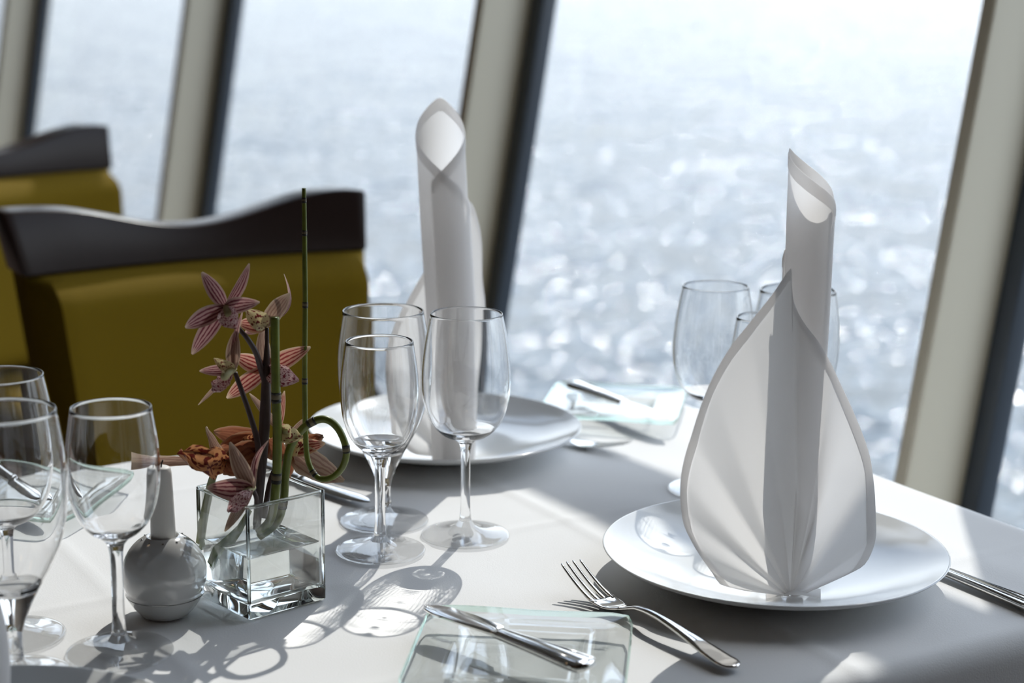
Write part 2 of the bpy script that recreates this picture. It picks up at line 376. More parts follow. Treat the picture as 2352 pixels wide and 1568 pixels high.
# unseen lamps added under the ceiling as warm fill light for the room
def emit(name, col, st):
    m, o, N, L = mat(name); e = N('ShaderNodeEmission'); e.inputs[0].default_value = (*col, 1); e.inputs[1].default_value = st; L(e.outputs[0], o.inputs[0]); return m
M['lamp'] = emit('fill_glow', (1.0, 0.70, 0.42), 1.6)
for i, (v, u) in enumerate([(-0.6, -0.9), (-2.4, -0.9), (-0.6, 2.8), (-2.4, 2.8), (-4.0, 1.2)]):
    r = empty('fill_lamp', tb(v, u, CEIL))
    tag(r, 'round unseen fill lamp added under the dining room ceiling', 'lamp', 'added fill lamps')
    MB().lathe([(0, -.03), (.19, -.03), (.205, -.022), (.21, 0), (.0, 0)], 32).build('rim', M['mull'], r)
    MB().lathe([(0, -.042), (.15, -.04), (.175, -.0305), (0, -.0305)], 32).build('diffuser', M['lamp'], r)

# ------------------------------------------------------------------ table and cloth
TV0, TV1, TU0, TU1 = -0.42, 1.2, 0.894, 1.694
tbl = empty('dining_table', tb((TV0 + TV1) / 2, (TU0 + TU1) / 2, 0), A_)
tag(tbl, 'rectangular dining table hidden under the white tablecloth by the windows', 'table')
o = MB().box((0, 0, 0.732), ((TV1 - TV0) / 2 - .014, (TU1 - TU0) / 2 - .014, 0.013)).build('tabletop', M['leg'], tbl, smooth=False)
for sx in (-1, 1):
    MB().lathe([(0, 0), (.24, 0), (.24, .02), (.05, .04), (.04, .3), (.045, .68), (.10, .719), (0, .719)], 32, (sx * .45, 0, 0)).build('pedestal', M['leg'], tbl)
tc_ = MB()
OV = 0.27; STEP = 0.006
NX = int((TV1 - TV0 + 2 * OV) / STEP); NY = int((TU1 - TU0 + 2 * OV) / STEP)
def clothpt(a, b):
    v = lerp(TV0 - OV, TV1 + OV, a); u = lerp(TU0 - OV, TU1 + OV, b)
    cv = min(max(v, TV0 + .015), TV1 - .015); cu = min(max(u, TU0 + .015), TU1 - .015)
    dv, du = v - cv, u - cu; d = math.hypot(dv, du)
    z = 0.0
    hgt = 0.0
    # ironed centre fold and soft wrinkles
    wob = 0.010 * noise.noise((v * 3, u * 3, 5.0))
    for uc, am, ww in ((1.306, .0012, .006), (1.05, .0010, .006), (1.56, .0010, .006)):
        hgt += am * math.exp(-((u - uc + wob * .4) / ww) ** 2)
    for vc, am, ww in ((0.83, .0011, .006), (0.40, .0010, .006), (1.09, .0007, .02)):
        hgt += am * math.exp(-((v - vc + wob * .4) / ww) ** 2)
    hgt += 0.0012 * noise.noise((v * 4.0, u * 7.0, 1.0)) + 0.0006 * noise.noise((v * 14.0, u * 9.0, 3.0))
    if d < 1e-9: return tb(v, u, 0.7490 + max(hgt, -.0008))
    R = 0.018
    nv, nu = dv / d, du / d
    if d < R * pi / 2:
        th = d / R; e = R * sin(th); z = -R * (1 - cos(th))
    else:
        s = d - R * pi / 2; k = min(1, s / .22)
        rip = (0.010 * sin(v * 23 + 1.0) * abs(nu) + 0.010 * sin(u * 21 + 2) * abs(nv)) * k
        e = R + rip + s * .06; z = -R - s
    return tb(cv + nv * e, cu + nu * e, 0.7490 + z + hgt * max(0, 1 - d / .05))
tc_.grid(clothpt, NX, NY)
tco = tc_.build('tablecloth', M['linen'], None)
tag(tco, 'white linen tablecloth draped over the dining table', 'tablecloth')
ZC = 0.7506   # top of the cloth

# ------------------------------------------------------------------ chairs
def make_chair(loc, rz, label, group='upholstered dining chairs'):
    # local: x = width, -y = towards the sitter (front), z up
    r = empty('dining_chair', loc, rz); tag(r, label, 'chair', group)
    HW = 0.258
    # upholstered back: front pad and rear shell, gently curved in plan
    def curve(x): return -0.030 * (x / HW) ** 2
    def slab(y0, y1, z0, z1, hw0, hw1, puff):
        mb = MB(); rows = []
        n = 40
        for j in range(n + 1):
            t = 1 - (1 - j / n) ** 1.9; z = lerp(z0, z1, t); hw = lerp(hw0, hw1, t); ring = []
            K = 20; lean = (z - 0.84) * 0.16
            ed = min(t, 1 - t); pf = puff * (1 - max(0, 1 - ed / .12) ** 2.1) ** .5
            for k in range(K + 1):
                x = lerp(-hw, hw, k / K); e = min(k, K - k) / K; q = puff * (1 - max(0, 1 - e / .05) ** 2.2) ** .5
                ring.append((x, y0 - min(pf, q) + curve(x) + lean, z))
            for k in range(K, -1, -1):
                x = lerp(-hw, hw, k / K); ring.append((x, y1 + curve(x) + lean, z))
            rows.append(ring)
        return mb.sweep(rows)
    bevel(slab(0.012, 0.03, 0.47, 0.838, 0.222, 0.254, .072).build('back_cushion', M['fabric'], r), .006, 3, 50)
    bevel(slab(0.032, 0.085, 0.46, 0.836, 0.215, 0.250, .0).build('back_shell', M['fabric'], r), .01, 3, 50)
    # wooden top rail with a dipped upper edge and raised ears
    mb = MB(); rows = []; K = 36
    for k in range(K + 1):
        x = lerp(-HW, HW - .006, k / K); q = x / HW
        if q > 0: top = 0.888 + 0.041 * (0.5 - 0.5 * cos(pi * min(1, q / .92))) - .004 * max(0, q - .85) / .15
        else: top = 0.888 + 0.038 * (0.5 - 0.5 * cos(pi * min(1, -q / .92)))
        bot = 0.838
        y0 = -0.004 + curve(x); y1 = 0.082 + curve(x)
        xt = x + math.copysign(.024 if q < 0 else .006, q) * max(0, (abs(q) - .7) / .3); rows.append([(x, y0 + .0, bot), (xt, y0 + (top - bot) * .16, top), (xt, y1 - .03 + (top - bot) * .16, top), (x, y1, bot)])
    o = mb.sweep(rows).build('top_rail', M['wood'], r); bevel(o, .005, 3, 40)
    # seat
    mb = MB(); rows = []
    for j in range(9):
        t = j / 8; z = lerp(.38, .475, t); ins = .012 * (1 - min(1, min(t, 1 - t) / .2)) ** 2
        ring = []
        for k in range(32):
            a = 2 * pi * k / 32; ca, sa = cos(a), sin(a)
            ring.append(((.25 - ins) * math.copysign(abs(ca) ** .35, ca), -.20 + (.25 - ins) * math.copysign(abs(sa) ** .35, sa), z))
        rows.append(ring)
    mb.sweep(rows).build('seat', M['fabric'], r)
    for sx, y, yb in ((-1, -.42, -.43), (1, -.42, -.43), (-1, .02, .08), (1, .02, .08)):
        rows = []
        for z, h, yy in ((0, .014, yb), (.39, .020, y)):
            rows.append([(sx * .215 - h, yy - h, z), (sx * .215 + h, yy - h, z), (sx * .215 + h, yy + h, z), (sx * .215 - h, yy + h, z)])
        MB().sweep(rows).build('leg', M['leg'], r, smooth=False)
    return r
cA, cB = Vector((-0.667, 2.310, 0)), Vector((-0.227, 2.581, 0))
mid = (cA + cB) / 2; CRZ = rad(31.66)
ch = make_chair(mid, CRZ, 'olive upholstered chair with dark wooden top rail, at the table behind the orchids')
dirx = Vector((cos(CRZ), sin(CRZ), 0))
c2 = at(240, 330, 3.58)
dup(ch, (c2.x - .258 * cos(rad(52)), c2.y - .258 * sin(rad(52)), 0.0), rad(52), 'olive upholstered chair with dark top rail, farther back at the left edge of the photo')

# ------------------------------------------------------------------ plates
def plate_profile():
    out = spline([(.0, .004), (.03, .004), (.066, .004), (.068, .001), (.072, .001), (.076, .005), (.10, .0095), (.125, .0165), (.140, .0225), (.1445, .0262)], 5)
    top = spline([(.1445, .0262), (.1430, .0268), (.138, .0250), (.124, .0198), (.10, .0130), (.075, .0092), (.05, .0080), (.02, .0078), (0, .0078)], 5)
    pts = [(max(p[0], 0), p[1]) for p in [tuple(q) for q in [Vector((a[0], a[1], 0)) for a in out + top[1:]]]]
    pts[0] = (0, pts[0][1]); pts[-1] = (0, pts[-1][1]); return pts
def spl2(pts, per=5): return [(p.x, p.y) for p in spline([Vector((a, b, 0)) for a, b in pts], per)]
def plate_profile():
    p = spl2([(.0, .004), (.03, .004), (.066, .004), (.068, .001), (.072, .001), (.076, .005), (.10, .0095), (.125, .0165), (.140, .0225), (.1445, .0262)]) + \
        spl2([(.1445, .0262), (.1430, .0268), (.138, .0250), (.124, .0198), (.10, .0130), (.075, .0092), (.05, .0080), (.02, .0078), (0, .0078)])[1:]
    return [(max(0, a), b) for a, b in p]
PC = Vector((0.223, 1.398, ZC)); PB = Vector((-0.070, 1.788, ZC)); 
pl = MB().lathe(plate_profile(), 128).build('dinner_plate', M['china']); pl.location = PC
tag(pl, 'large round white porcelain plate at front right under the leaf-shaped napkin', 'plate', 'white dinner plates')
dup(pl, PB, 0, 'round white porcelain plate behind the three middle wine glasses')
dup(pl, on(-60, 1745, .775) - Vector((0, 0, .025)), 0, 'grey-shaded plate rim cut off at the bottom left corner of the photo')

# ------------------------------------------------------------------ wine glasses
def glass_mesh(kind):
    foot = lambda R: [(0, .0012), (R * .5, .0010), (R - .001, .0003), (R, .0010), (R - .0006, .0019), (R * .8, .0028), (R * .55, .0044), (R * .36, .0066), (R * .22, .0098), (R * .145, .0145)]
    if kind == 'red':
        st = [(.0050, .019), (.0043, .030), (.0042, .055), (.0045, .078), (.0060, .086)]
        bo = [(.0105, .0896), (.021, .0945), (.0310, .1050), (.0370, .1200), (.0395, .140), (.0385, .162), (.0355, .184), (.0318, .203)]
        ib = .0925; R = .0392
    elif kind == 'white':
        st = [(.0052, .019), (.0046, .030), (.0045, .055), (.0049, .076), (.0062, .084)]
        bo = [(.0100, .0885), (.0180, .0940), (.0262, .1040), (.0315, .1190), (.0336, .137), (.0330, .158), (.0290, .187)]
        ib = .0925; R = .0388
    else:
        st = [(.0066, .017), (.0060, .026), (.0063, .034), (.0085, .0425)]
        bo = [(.0140, .0560), (.0210, .0700), (.0300, .0865), (.0370, .1040), (.0406, .123), (.0421, .143), (.0412, .166), (.0365, .197)]
        ib = .0655; R = .0402
    fl_ = foot(R); fp = spl2(fl_[:9], 4); sp_ = spl2(fl_[8:] + st, 5); op = spl2([st[-1]] + bo, 7)
    th = .0013
    inn = [(r - th, z) for r, z in op if z > ib + .006 and r > .012][::-1]
    rimz = bo[-1][1]; rr = bo[-1][0]
    lipp = [(rr - .0002, rimz + .0004), (rr - .00065, rimz + .0006), (rr - .0011, rimz + .0004)]
    r_, z_ = inn[-1]
    inn += spl2([(r_, z_), (r_ * .72, lerp(ib, z_, .42)), (r_ * .38, lerp(ib, z_, .10)), (0, ib)], 6)[1:]
    bowl = op + lipp + inn
    bowl = [(max(0, a), b) for a, b in bowl]; bowl[-1] = (0, ib)
    return fp, sp_, bowl
CAUST = []
GL = {}
def wine_glass(kind, loc, label, group):
    loc = Vector((loc[0], loc[1], ZC))
    if kind in GL:
        return dup(GL[kind], loc, random.random() * 6, label, group)
    fp, sp_, bowl = glass_mesh(kind)
    r = empty('wine_glass' if kind != 'goblet' else 'water_goblet', loc); tag(r, label, 'glass', group)
    fp[0] = (0, fp[0][1])
    for nm, pr_ in (('foot', fp), ('stem', sp_), ('bowl', bowl)):
        o = MB().lathe(pr_, 72).build(nm, M['foot' if nm == 'foot' else 'glass'], r); CAUST.append(o)
    GL[kind] = r; return r
G1, G2, G3 = 'glasses in the middle of the table', 'glasses at the left edge', 'glasses behind the front napkin'
wine_glass('red', (-0.040, 1.496), 'red wine glass with a wide bowl, rightmost of the three middle glasses', G1)
wine_glass('white', (-0.113, 1.451), 'smaller white wine glass standing in front of the goblet, nearest of the three middle glasses', G1)
wine_glass('goblet', (-0.116, 1.535), 'tall funnel-stemmed water goblet behind the small wine glass in the middle', G1)
wine_glass('white', (-0.288, 1.214), 'white wine glass in front of the porcelain candle holder', G2)
wine_glass('goblet', (-0.351, 1.163), 'funnel-stemmed water goblet cut off by the left edge, nearest the camera', G2)
wine_glass('red', (-0.376, 1.243), 'red wine glass at the left edge behind the near goblet', G2)
wine_glass('red', (0.195, 1.647), 'red wine glass left of the front napkin, in front of the bright sea', G3)
wine_glass('white', (0.236, 1.576), 'smaller wine glass half hidden behind the left wing of the front napkin', G3)
wine_glass('goblet', (0.277, 1.664), 'goblet hidden behind the front napkin, only its right side showing', G3)

# ------------------------------------------------------------------ square glass side plates
def side_plate(loc, rz, label):
    r = None
    H = .078
    def zf(x, y):
        q = max(abs(x), abs(y)) / H
        w1 = interp([(0, .0015), (.50, .0015), (.60, .0090), (.80, .0098), (1.0, .0118)], q)
        return w1 + .0006 * sin(x * 60 + 1) * sin(y * 55) * max(0, q - .6) * 2
    n = 44; mb = MB()
    def shp(a): return math.copysign(abs(a) ** 1.0, a)
    def P(i, j, dz, ins=0):
        x, y = (i * 2 - 1), (j * 2 - 1)
        m_ = max(abs(x), abs(y)); rr = math.hypot(x, y)
        k = 1 - .035 * max(0, (min(abs(x), abs(y)) / max(m_, 1e-6)) - .8) / .2 * (m_ > .01)
        x, y = x * H * k * (1 - ins), y * H * k * (1 - ins); return (x, y, zf(x, y) + dz)
    mb.grid(lambda a, b: P(a, b, .0048), n, n)
    mb.grid(lambda a, b: P(a, b, 0.0), n, n, flip=True)
    b0 = (n + 1) ** 2
    idx = [i for i in range(n + 1)] + [j * (n + 1) + n for j in range(1, n + 1)] + [n * (n + 1) + i for i in range(n - 1, -1, -1)] + [j * (n + 1) for j in range(n - 1, 0, -1)]
    # rounded rim strip
    mid_ = []
    for i in idx:
        v = (mb.V[i] + mb.V[i + b0]) / 2; d = Vector((v.x, v.y, 0)).normalized(); mid_.append(len(mb.V)); mb.V.append(v + d * .0016); mb.UV.append((0, 0))
    m_ = len(idx); eb = MB(); eb.V = [mb.V[i].copy() for i in idx] + [mb.V[i].copy() for i in mid_] + [mb.V[i + b0].copy() for i in idx]; eb.UV = [(0, 0)] * (3 * m_)
    for k in range(m_):
        k2 = (k + 1) % m_
        eb.F.append((k2, k, m_ + k, m_ + k2)); eb.F.append((m_ + k2, m_ + k, 2 * m_ + k, 2 * m_ + k2))
    for i in mid_: mb.V[i] = mb.V[0].copy()
    mb.V = mb.V[:2 * b0]; mb.UV = mb.UV[:2 * b0]
    o = mb.build('side_plate', M['green_glass']); eb.build('edge', M['green_edge'], o)
    o.location = loc; o.rotation_euler = (0, 0, rz)
    tag(o, label, 'plate', 'square glass side plates'); CAUST.append(o); return o
SP1 = Vector((0.009, 1.192, ZC)); SP2 = Vector((0.118, 1.940, ZC)); SP3 = Vector((-0.452, 1.575, ZC))
sp1 = side_plate(SP1, rad(-6), 'square greenish glass side plate in front, under the nearest butter knife')
dup(sp1, SP2, rad(-10), 'square glass side plate at the far table corner beside the window')
dup(sp1, SP3, rad(-14), 'square glass side plate at far left, seen through the left glasses')

# ------------------------------------------------------------------ cutlery
def ring(x, z, hw, hz, n=14, e=.6):
    out = []
    for k in range(n):
        a = 2 * pi * k / n; c, s = cos(a), sin(a)
        out.append((x, hw * math.copysign(abs(c) ** e, c), z + hz * math.copysign(abs(s) ** e, s)))
    return out
def make_fork(loc, rz, label):
    r = empty('dinner_fork', loc, rz); tag(r, label, 'fork', 'dinner forks')
    # local +x points to the tine tips; handle end at x=0; length .205
    zc = [(0, .0040), (.02, .0052), (.055, .0100), (.09, .0135), (.115, .0125), (.132, .0070), (.145, .0036), (.158, .0040), (.175, .0085), (.19, .0150), (.206, .0235)]
    def zz(x): return spl_eval(zc, x)
    W = [(0, .0020), (.002, .0062), (.006, .0088), (.012, .0097), (.03, .0085), (.06, .0052), (.09, .0033), (.12, .0030), (.132, .0040), (.140, .0082), (.148, .0112), (.160, .0122)]
    Hh = [(0, .0012), (.01, .0020), (.05, .0022), (.10, .0022), (.13, .0017), (.16, .0011)]
    rows = []
    for i in range(61):
        x = .135 * i / 60; rows.append(ring(x, zz(x), interp(W, x), interp(Hh, x), 16, .75))
    MB().sweep(rows).build('handle', M['steel'], r)
    mb = MB(); rows = []
    for i in range(17):
        x = .134 + .028 * i / 16; ring_ = []
        hw = interp(W, x); hz = interp(Hh, x)
        for k in range(20):
            a = 2 * pi * k / 20; c, s = cos(a), sin(a); yy = hw * math.copysign(abs(c) ** .6, c)
            ring_.append((x, yy, zz(x) + .0016 * (yy / .012) ** 2 + hz * math.copysign(abs(s) ** .6, s)))
        rows.append(ring_)
    mb.sweep(rows).build('head', M['steel'], r)
    for k in range(4):
        y0 = (k - 1.5) * .00640; rows = []
        for i in range(17):
            t = i / 16; x = .158 + (.206 - .158 - (.0015 if k in (0, 3) else 0)) * t
            hw = lerp(.00225, .0011, t ** .8) * (1 if t < .95 else .7); hz = lerp(.0012, .0009, t)
            y = y0 * lerp(1.0, .98, t); dz = .0016 * (y / .012) ** 2
            rows.append([(p[0], p[1] + y, p[2] + dz) for p in ring(x, zz(x), hw, hz, 10, .6)])
        MB().sweep(rows).build('tine', M['steel'], r)
    return r
def spl_eval(keys, x):
    P = keys
    if x <= P[0][0]: return P[0][1]
    for i in range(len(P) - 1):
        if x <= P[i + 1][0]:
            h = P[i + 1][0] - P[i][0]; t = (x - P[i][0]) / h
            def sl(k):
                if k == 0: return (P[1][1] - P[0][1]) / (P[1][0] - P[0][0])
                if k == len(P) - 1: return (P[-1][1] - P[-2][1]) / (P[-1][0] - P[-2][0])
                return (P[k + 1][1] - P[k - 1][1]) / (P[k + 1][0] - P[k - 1][0])
            m0, m1 = sl(i) * h, sl(i + 1) * h
            return (2 * t ** 3 - 3 * t * t + 1) * P[i][1] + (t ** 3 - 2 * t * t + t) * m0 + (-2 * t ** 3 + 3 * t * t) * P[i + 1][1] + (t ** 3 - t * t) * m1
    return P[-1][1]
def make_knife(name, L, loc, rz, label, tilt=0.0, group='table knives'):
    # local: handle end at x=0, blade tip at x=L
    r = empty(name, loc, rz); r.rotation_euler = (tilt, 0, rz); r.scale = (1, 1.4, 1.2) if name == 'butter_knife' else (1, 1.12, 1.1); tag(r, label, 'knife', group)
    hl = L * .53; rows = []
    for i in range(41):
        t = i / 40; x = hl * t
        hw = interp([(0, .0030), (.015, .0062), (.05, .0085), (.12, .0090), (.5, .0068), (.9, .0052), (1, .0048)], t)
        hz = interp([(0, .0018), (.03, .0034), (.5, .0033), (1, .0026)], t)
        rows.append(ring(x, .0035, hw, hz, 20, .62))
    MB().sweep(rows).build('handle', M['steel'], r)
    for s in (-1, 1):
        MB().tube([(hl * .06, s * .0042, .0066), (hl * .3, s * .0038, .0068), (hl * .9, s * .0018, .0060)], [.0006, .0006, .0004], 6).build('handle_groove', M['dark_steel'], r)
    rows = []
    for i in range(33):
        t = i / 32; x = lerp(hl - .003, L, t)
        up = interp([(0, .0040), (.08, .0046), (.5, .0062), (.8, .0068), (.93, .0050), (1, .0010)], t)
        dn = interp([(0, .0040), (.06, .0052), (.12, .0088), (.5, .0094), (.8, .0080), (.93, .0050), (1, .0006)], t)
        th = interp([(0, .0022), (.1, .0013), (1, .0006)], t)
        rows.append([(x, -dn, .0035), (x, -dn * .4, .0035 + th * .7), (x, up * .8, .0035 + th), (x, up, .0035 + th * .5), (x, up, .0035 - th * .5), (x, up * .8, .0035 - th), (x, -dn * .4, .0035 - th * .7)])
    o = MB().sweep(rows).build('blade', M['steel'], r); autosmooth(o, 40)
    return r
def aim(a, b): return math.atan2(b.y - a.y, b.x - a.x)
fa, fb = Vector((0.166, 1.190, ZC)), Vector((0.047, 1.364, ZC))
fk = make_fork(fa, aim(fa, fb), 'steel dinner fork lying left of the front plate, tines up')
fk2 = dup(fk, Vector((0.126, 1.772, ZC)) - Vector((cos(rad(-31)), sin(rad(-31)), 0)) * .206, rad(-31), 'steel fork tucked under the right rim of the back plate, only its tines showing'); fk2.scale = (1, 1, .52)
ka, kb = Vector((0.057, 1.146, 0)), Vector((-0.064, 1.262, 0))
make_knife('butter_knife', (kb - ka).length, Vector((ka.x, ka.y, ZC + .0172)), aim(ka, kb), 'steel butter knife lying across the front glass side plate')
kc, ke = Vector((0.072, 2.000, 0)), Vector((0.176, 1.832, 0))
make_knife('butter_knife', .19, Vector((kc.x, kc.y, ZC + .0172)), aim(kc, ke), 'steel butter knife on the far glass side plate by the window')
kf, kg = Vector((-0.540, 1.655, 0)), Vector((-0.392, 1.500, 0))
make_knife('butter_knife', .20, Vector((kf.x, kf.y, ZC + .0195)), aim(kf, kg), 'steel butter knife on the left glass side plate, seen through the glasses')
kh, ki = Vector((0.428, 1.312, 0)), Vector((0.375, 1.396, 0))
make_knife('dinner_knife', .23, Vector((kh.x, kh.y, ZC)), aim(kh, ki), 'steel dinner knife right of the front plate, handle running out of the photo')
kj, kk = Vector((-0.293, 1.738, 0)), Vector((-0.133, 1.577, 0))
make_knife('dinner_knife', .228, Vector((kj.x, kj.y, ZC + .001)), aim(kj, kk), 'steel dinner knife in shadow left of the back plate, behind the glass vase', rad(6))

# ------------------------------------------------------------------ candle holder
CH = Vector((-0.270, 1.295, ZC))
r = empty('candle_holder', CH); tag(r, 'round grey-white porcelain ball holder with a slim candle, left of the vase', 'candle holder')
RB = .0330
prof = [(0, .0004), (.0170, .0004), (.0192, .0010), (.0222, .0040), (.0252, .0078), (.0278, .0118), (.0296, .0150), (.0303, .0166)]
prof = spl2(prof, 4); prof[0] = (0, .0004)
lower = prof
MB().lathe(lower, 64).build('base', M['candle_china'], r)
ang0 = 70
pts = [(.0296, .0168), (.0306, .0174)] + [(RB * sin(rad(a)), .0335 - RB * cos(rad(a))) for a in range(64, 159, 4)]
tz = pts[-1][1]
pts += [(.0118, tz + .0004), (.0108, tz - .0006), (.0104, tz - .012), (0, tz - .012)]
MB().lathe(pts, 64).build('globe', M['candle_china'], r)
mb = MB()
for k in range(9):
    a = 2 * pi * k / 9; th = rad(150)
    mb.box((RB * sin(th) * cos(a), RB * sin(th) * sin(a), .0335 - RB * cos(th)), (.0007, .0007, .0004))
mb.build('vent_dot', M['dark_steel'], r)
ca = empty('candle', CH + Vector((0, 0, tz - .0118))); tag(ca, 'slim white taper candle standing in the porcelain ball', 'candle')
MB().lathe([(0, 0), (.0098, 0), (.0096, .02), (.0080, .062), (.0074, .0665), (.005, .068), (0, .067)], 32).build('wax_body', M['wax'], ca)
MB().tube([(0, 0, .0665), (.0004, 0, .070), (.0015, 0, .073)], .0006, 6).build('wick', M['node'], ca)

# ------------------------------------------------------------------ vase
vF, vR = Vector((-0.202, 1.279, 0)), Vector((-0.147, 1.319, 0))
VA = rad(42); VS = .0745; ex = Vector((cos(VA), sin(VA), 0)); ey = Vector((-sin(VA), cos(VA), 0))
VC = vF + ex * VS / 2 + ey * VS / 2; VC.z = ZC
vz = empty('glass_vase', VC, VA); tag(vz, 'square clear glass vase half filled with water, holding orchids and horsetail', 'vase')
VH = .0925
def rsq(h, rc, z, n=5):
    out = []
    for q, (sx, sy) in enumerate(((1, 1), (-1, 1), (-1, -1), (1, -1))):
        for k in range(n):
            a = pi / 2 * q + pi / 2 * k / (n - 1); out.append(((h - rc) * sx + rc * cos(a), (h - rc) * sy + rc * sin(a), z))
    return out
h_ = VS / 2; th = .0035; bt = .013
mb = MB(); mb.sweep([rsq(h_, .0025, bt + .0002), rsq(h_, .0025, .03), rsq(h_, .0025, .06), rsq(h_, .0025, VH - .0008), rsq(h_ - .0008, .002, VH), rsq(h_ - th + .0006, .0015, VH), rsq(h_ - th, .0015, VH - .0008),
                      rsq(h_ - th, .0015, .06), rsq(h_ - th, .0015, bt + .0002)], cap=False)
o = mb.build('wall', M['wall_glass'], vz); autosmooth(o, 50); CAUST.append(o)
for sx, sy in ((1, 1), (-1, 1), (-1, -1), (1, -1)):
    qx = sx * (h_ - .00185); qy = sy * (h_ - .00185)
    o = MB().tube([(qx, qy, bt + .0006), (qx, qy, .05), (qx, qy, VH - .003)], .0015, 10).build('corner', M['vase'], vz); CAUST.append(o)
mb = MB(); mb.sweep([rsq(h_ - .0006, .002, VH - .0026), rsq(h_ - .0004, .002, VH - .0012), rsq(h_ - .0012, .0016, VH - .0003), rsq(h_ - th + .0012, .0014, VH - .0003), rsq(h_ - th + .0004, .0012, VH - .0012), rsq(h_ - th + .0006, .0012, VH - .0026), rsq(h_ - .0006, .002, VH - .0026)], cap=False)
o = mb.build('rim', M['vase'], vz); CAUST.append(o)
mb = MB(); mb.sweep([rsq(h_ - .0015, .002, 0), rsq(h_, .0025, .0015), rsq(h_, .0025, bt - .0005), rsq(h_ - .0006, .0022, bt)])
o = mb.build('base', M['vase'], vz); autosmooth(o, 50); CAUST.append(o)
wl = .048; hi = h_ - th - .0002
mb = MB(); mb.sweep([rsq(hi - .0015, .0012, bt + .0002), rsq(hi, .0013, bt + .0022), rsq(hi, .0013, wl + .0012), rsq(hi - .0014, .0012, wl + .0002), rsq(hi - .006, .0012, wl)])
o = mb.build('water', M['water'], vz); autosmooth(o, 50); CAUST.append(o)

# ------------------------------------------------------------------ horsetail stems
def horsetail(label, path, rads, nodes, per=8):
    P = spline(path, per); n = len(P)
    R = [interp([(k / (len(rads) - 1), rads[k]) for k in range(len(rads))], i / (n - 1)) for i in range(n)]
    base = P[0]
    r = empty('horsetail_stem', base); tag(r, label, 'plant stem', 'horsetail stems in the vase')
    MB().tube(P, R, 14).build('stalk', M['hs'], r, org=base)
    for f in nodes:
        i = int(f * (n - 1)); i = min(max(i, 1), n - 2); p, d = P[i], (P[i + 1] - P[i - 1]).normalized(); q = R[i]
        nd = MB().tube([p - d * q * 1.15, p - d * q * .9, p - d * q * .35, p - d * q * .3], [q * 1.02, q * 1.12, q * 1.12, q * 1.02], 14)
        nd.tube([p + d * q * .7, p + d * q * .75, p + d * q * 1.1, p + d * q * 1.2], [q * 1.02, q * 1.12, q * 1.10, q * 1.0], 14)
        o = nd.build('node', M['node'], r, org=base)
        MB().tube([p - d * q * .36, p - d * q * .2, p + d * q * .6, p + d * q * .72], [q * 1.06, q * 1.12, q * 1.12, q * 1.06], 14).build('node_sheath', M['node2'], r, org=base)
    return r
YV = 1.325
def a3(l): return [at(*p) for p in l]
horsetail('thick short straight green horsetail stem cut flat at the top', a3([(592, 1222, 1.318), (622, 1190, 1.318), (634, 1110, 1.318), (637, 1000, 1.318), (634, 900, 1.318), (632, 800, 1.318), (631, 728, 1.318)]),
          [.0030, .0036, .0037, .0037, .0036, .0035, .0035], [.355, .655])
loop = [(595, 1232, 1.333), (635, 1200, 1.333), (651, 1150, 1.333), (656, 1085, 1.333), (668, 1025, 1.332), (700, 980, 1.331), (742, 962, 1.330), (775, 982, 1.329), (795, 1030, 1.328),
        (788, 1070, 1.330), (762, 1096, 1.334), (730, 1096, 1.338), (708, 1060, 1.341), (702, 1000, 1.342), (700, 900, 1.342), (700, 800, 1.342), (701, 700, 1.342), (700, 600, 1.342), (699, 500, 1.342), (698, 432, 1.342)]
horsetail('tall thin green horsetail stem bent into a loop at its foot', a3(loop), [.0034, .0034, .0034, .0030, .0028, .0024, .0022, .0021, .0020, .0016], [.10, .285, .425, .60, .755, .845, .93, .975], 8)

# ------------------------------------------------------------------ orchids
def petal_mb(b, t, wdt, nrm, bend=0.0, cup=0.2, curl=0.0, shape='o', ruff=0.0, fold=0.0, nu=8, nv=14):
    b, t = Vector(b), Vector(t); d = t - b; L = d.length; d.normalize()
    nrm = Vector(nrm); nrm = (nrm - d * nrm.dot(d)).normalized(); lat = d.cross(nrm)
    sd_ = random.random() * 50
    def fn(a, c):
        s = a * 2 - 1
        if shape == 'o': wv = (sin(pi * min(1, (c * .93 + .05)) ** 0.85)) ** .75
        elif shape == 'w': wv = min(1, .25 + 1.6 * c) * (1 - max(0, (c - .72) / .28) ** 2 * .9)
        elif shape == 'f': wv = .50 + .5 * c ** 4
        else: wv = (sin(pi * (c * .92 + .06))) ** .6
        wv = max(wv, .06 if c < .98 else .02)
        p = b + d * (L * c) + nrm * (bend * L * sin(pi * c)) + nrm * (curl * L * c ** 3)
        x = s * wdt / 2 * wv
        p = p + lat * (x * (1 - .25 * fold * s * s)) + nrm * (cup * wdt * s * s * wv + fold * wdt * abs(s) * wv)
        if ruff: p = p + nrm * (ruff * wdt * noise.noise((s * 2.2 + sd_, c * 4, 2)) * (abs(s) * .6 + c * .8)) + lat * (ruff * .5 * wdt * noise.noise((s * 3, c * 5 + sd_, 7)))
        return p
    return MB().grid(fn, nu, nv)
TOC = Vector((0, -1, .2))
PX = 1 / 2960.0        # metres per photo pixel at the vase
